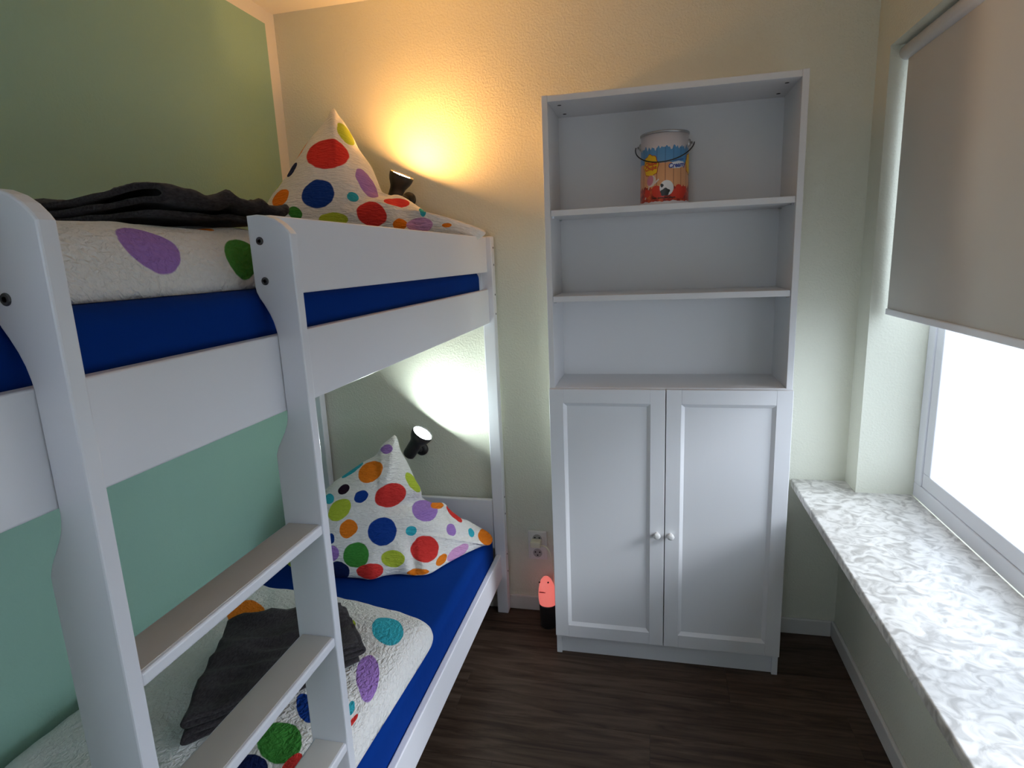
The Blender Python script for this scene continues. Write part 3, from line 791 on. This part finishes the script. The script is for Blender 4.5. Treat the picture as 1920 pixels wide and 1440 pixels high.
decal('wrapper_twist', [(-.034, .072), (-.020, .084), (-.018, .080), (-.031, .068)], .0012, ink['cream'])
decal('scoop_print', ell(.006, .053, .0225, .0240, 0), .0008, ink['white'])
decal('scoop_patch', ell(.001, .040, .0150, .0120, .3, 24, .12, 5), .0012, ink['black'])
decal('scoop_patch', ell(-.009, .061, .0050, .0060, .2, 16, .1, 3), .0012, ink['black'])
for (a, z, r) in ((.030, .036, .013), (.048, .048, .014), (.060, .034, .013), (.046, .029, .010), (-.026, .044, .017), (-.010, .032, .010), (-.062, .040, .012), (.072, .046, .011)):
    decal('strawberry_print', ell(a, z, r, r * 1.1, .2, 20, .04, 3), .0006, ink['red'])
for a0, a1 in ((-.040, -.026), (-.022, -.004), (0.0, .010), (.014, .034)): decal('small_print_line', [(a0, .0205), (a1, .0212), (a1, .0242), (a0, .0235)], .0012, ink['black'])

# ================================================================== socket, charger and night light
so = tag(empty('wall_socket', (-.117, YB, .307)), 'white double wall socket between bed post and bookcase', 'socket')
bx('cover_plate', -.1575, -.0765, YB - .009, YB, .2425, .3715, M['plastic'], so, .003, 3)
for z in (.340, .274):
    k = bx('socket_insert', -.1475, -.0865, YB - .012, YB - .009, z - .0295, z + .0295, M['plastic'], so, .002, 2)
    obj('socket_well', lathe(bmesh.new(), (-.117, YB - .0122, z), (0, -1, 0), [(0, .0195), (.0007, .0195), (.0009, .0185), (.0003, 0)], 28), mat('socket_well_grey', (.42, .41, .39), .5) if z > .3 else bpy.data.materials['socket_well_grey'], k)
    for dx, dz in ((-.0095, .004), (.0095, .004), (0, -.010)):
        obj('contact_hole', lathe(bmesh.new(), (-.117 + dx, YB - .0129, z + dz), (0, -1, 0), [(0, .0034), (.0003, .0034), (.0003, 0)], 12), M['hole'], k)
bx('label_strip', -.147, -.087, YB - .0105, YB - .009, .362, .367, M['plastic'], so, .0006, 1)
ch = tag(bx('usb_charger', -.141, -.097, YB - .052, YB - .013, .315, .341, M['cream_plastic'], None, .004, 3), 'cream phone charger plugged into the upper outlet', 'charger')
cab_pts = [(-.098, YB - .045, .326)]
for k in range(1, 17):
    t = k / 16
    cab_pts.append((-.098 + .062 * (1 - (1 - t) ** 2.2), YB - .045 - .045 * t, .326 - .20 * t ** 2.1 + .012 * math.sin(t * math.pi)))
o = obj('charging_cable', tube(bmesh.new(), cab_pts, .0026, 8), M['cream_plastic'], ch, True)

nl = tag(empty('night_light', (-.062, .165, 0)), 'glowing coral pink night light on a black base beside the bookcase', 'night light')
NX, NY = -.0605, .170
obj('lamp_base', lathe(bmesh.new(), (NX, NY, 0), (0, 0, 1), [(0, 0), (0, .032), (.006, .034), (.06, .036), (.096, .037), (.104, .036), (.104, 0)], 36), M['black'], nl, True)
M['coral'] = glow('coral_glow', (1.0, 0.20, 0.17), 0.42, (.8, .3, .25))
dome = obj('glow_dome', lathe(bmesh.new(), (NX, NY, .1), (-.06, 0, 1), [(0, .0355), (.02, .0375), (.045, .0370), (.070, .0335), (.090, .0285), (.107, .0215), (.118, .0120), (.122, 0)], 36), M['coral'], nl, True)
for dx, dz in ((-.030, .205), (.006, .207)):
    obj('eye', lathe(bmesh.new(), (NX + dx, NY - .021, dz), (0, -1, .3), [(-.004, .0032), (.002, .0032), (.003, 0)], 12), M['black'], dome, True)
mk = mat('coral_mark', (.45, .05, .06), .5)
bx('mouth', NX - .030, NX - .004, NY - .0362, NY - .030, .166, .169, mk, dome, .001, 1)
bx('side_button', NX + .033, NX + .040, NY - .012, NY + .012, .105, .165, M['black'], nl, .002, 2)
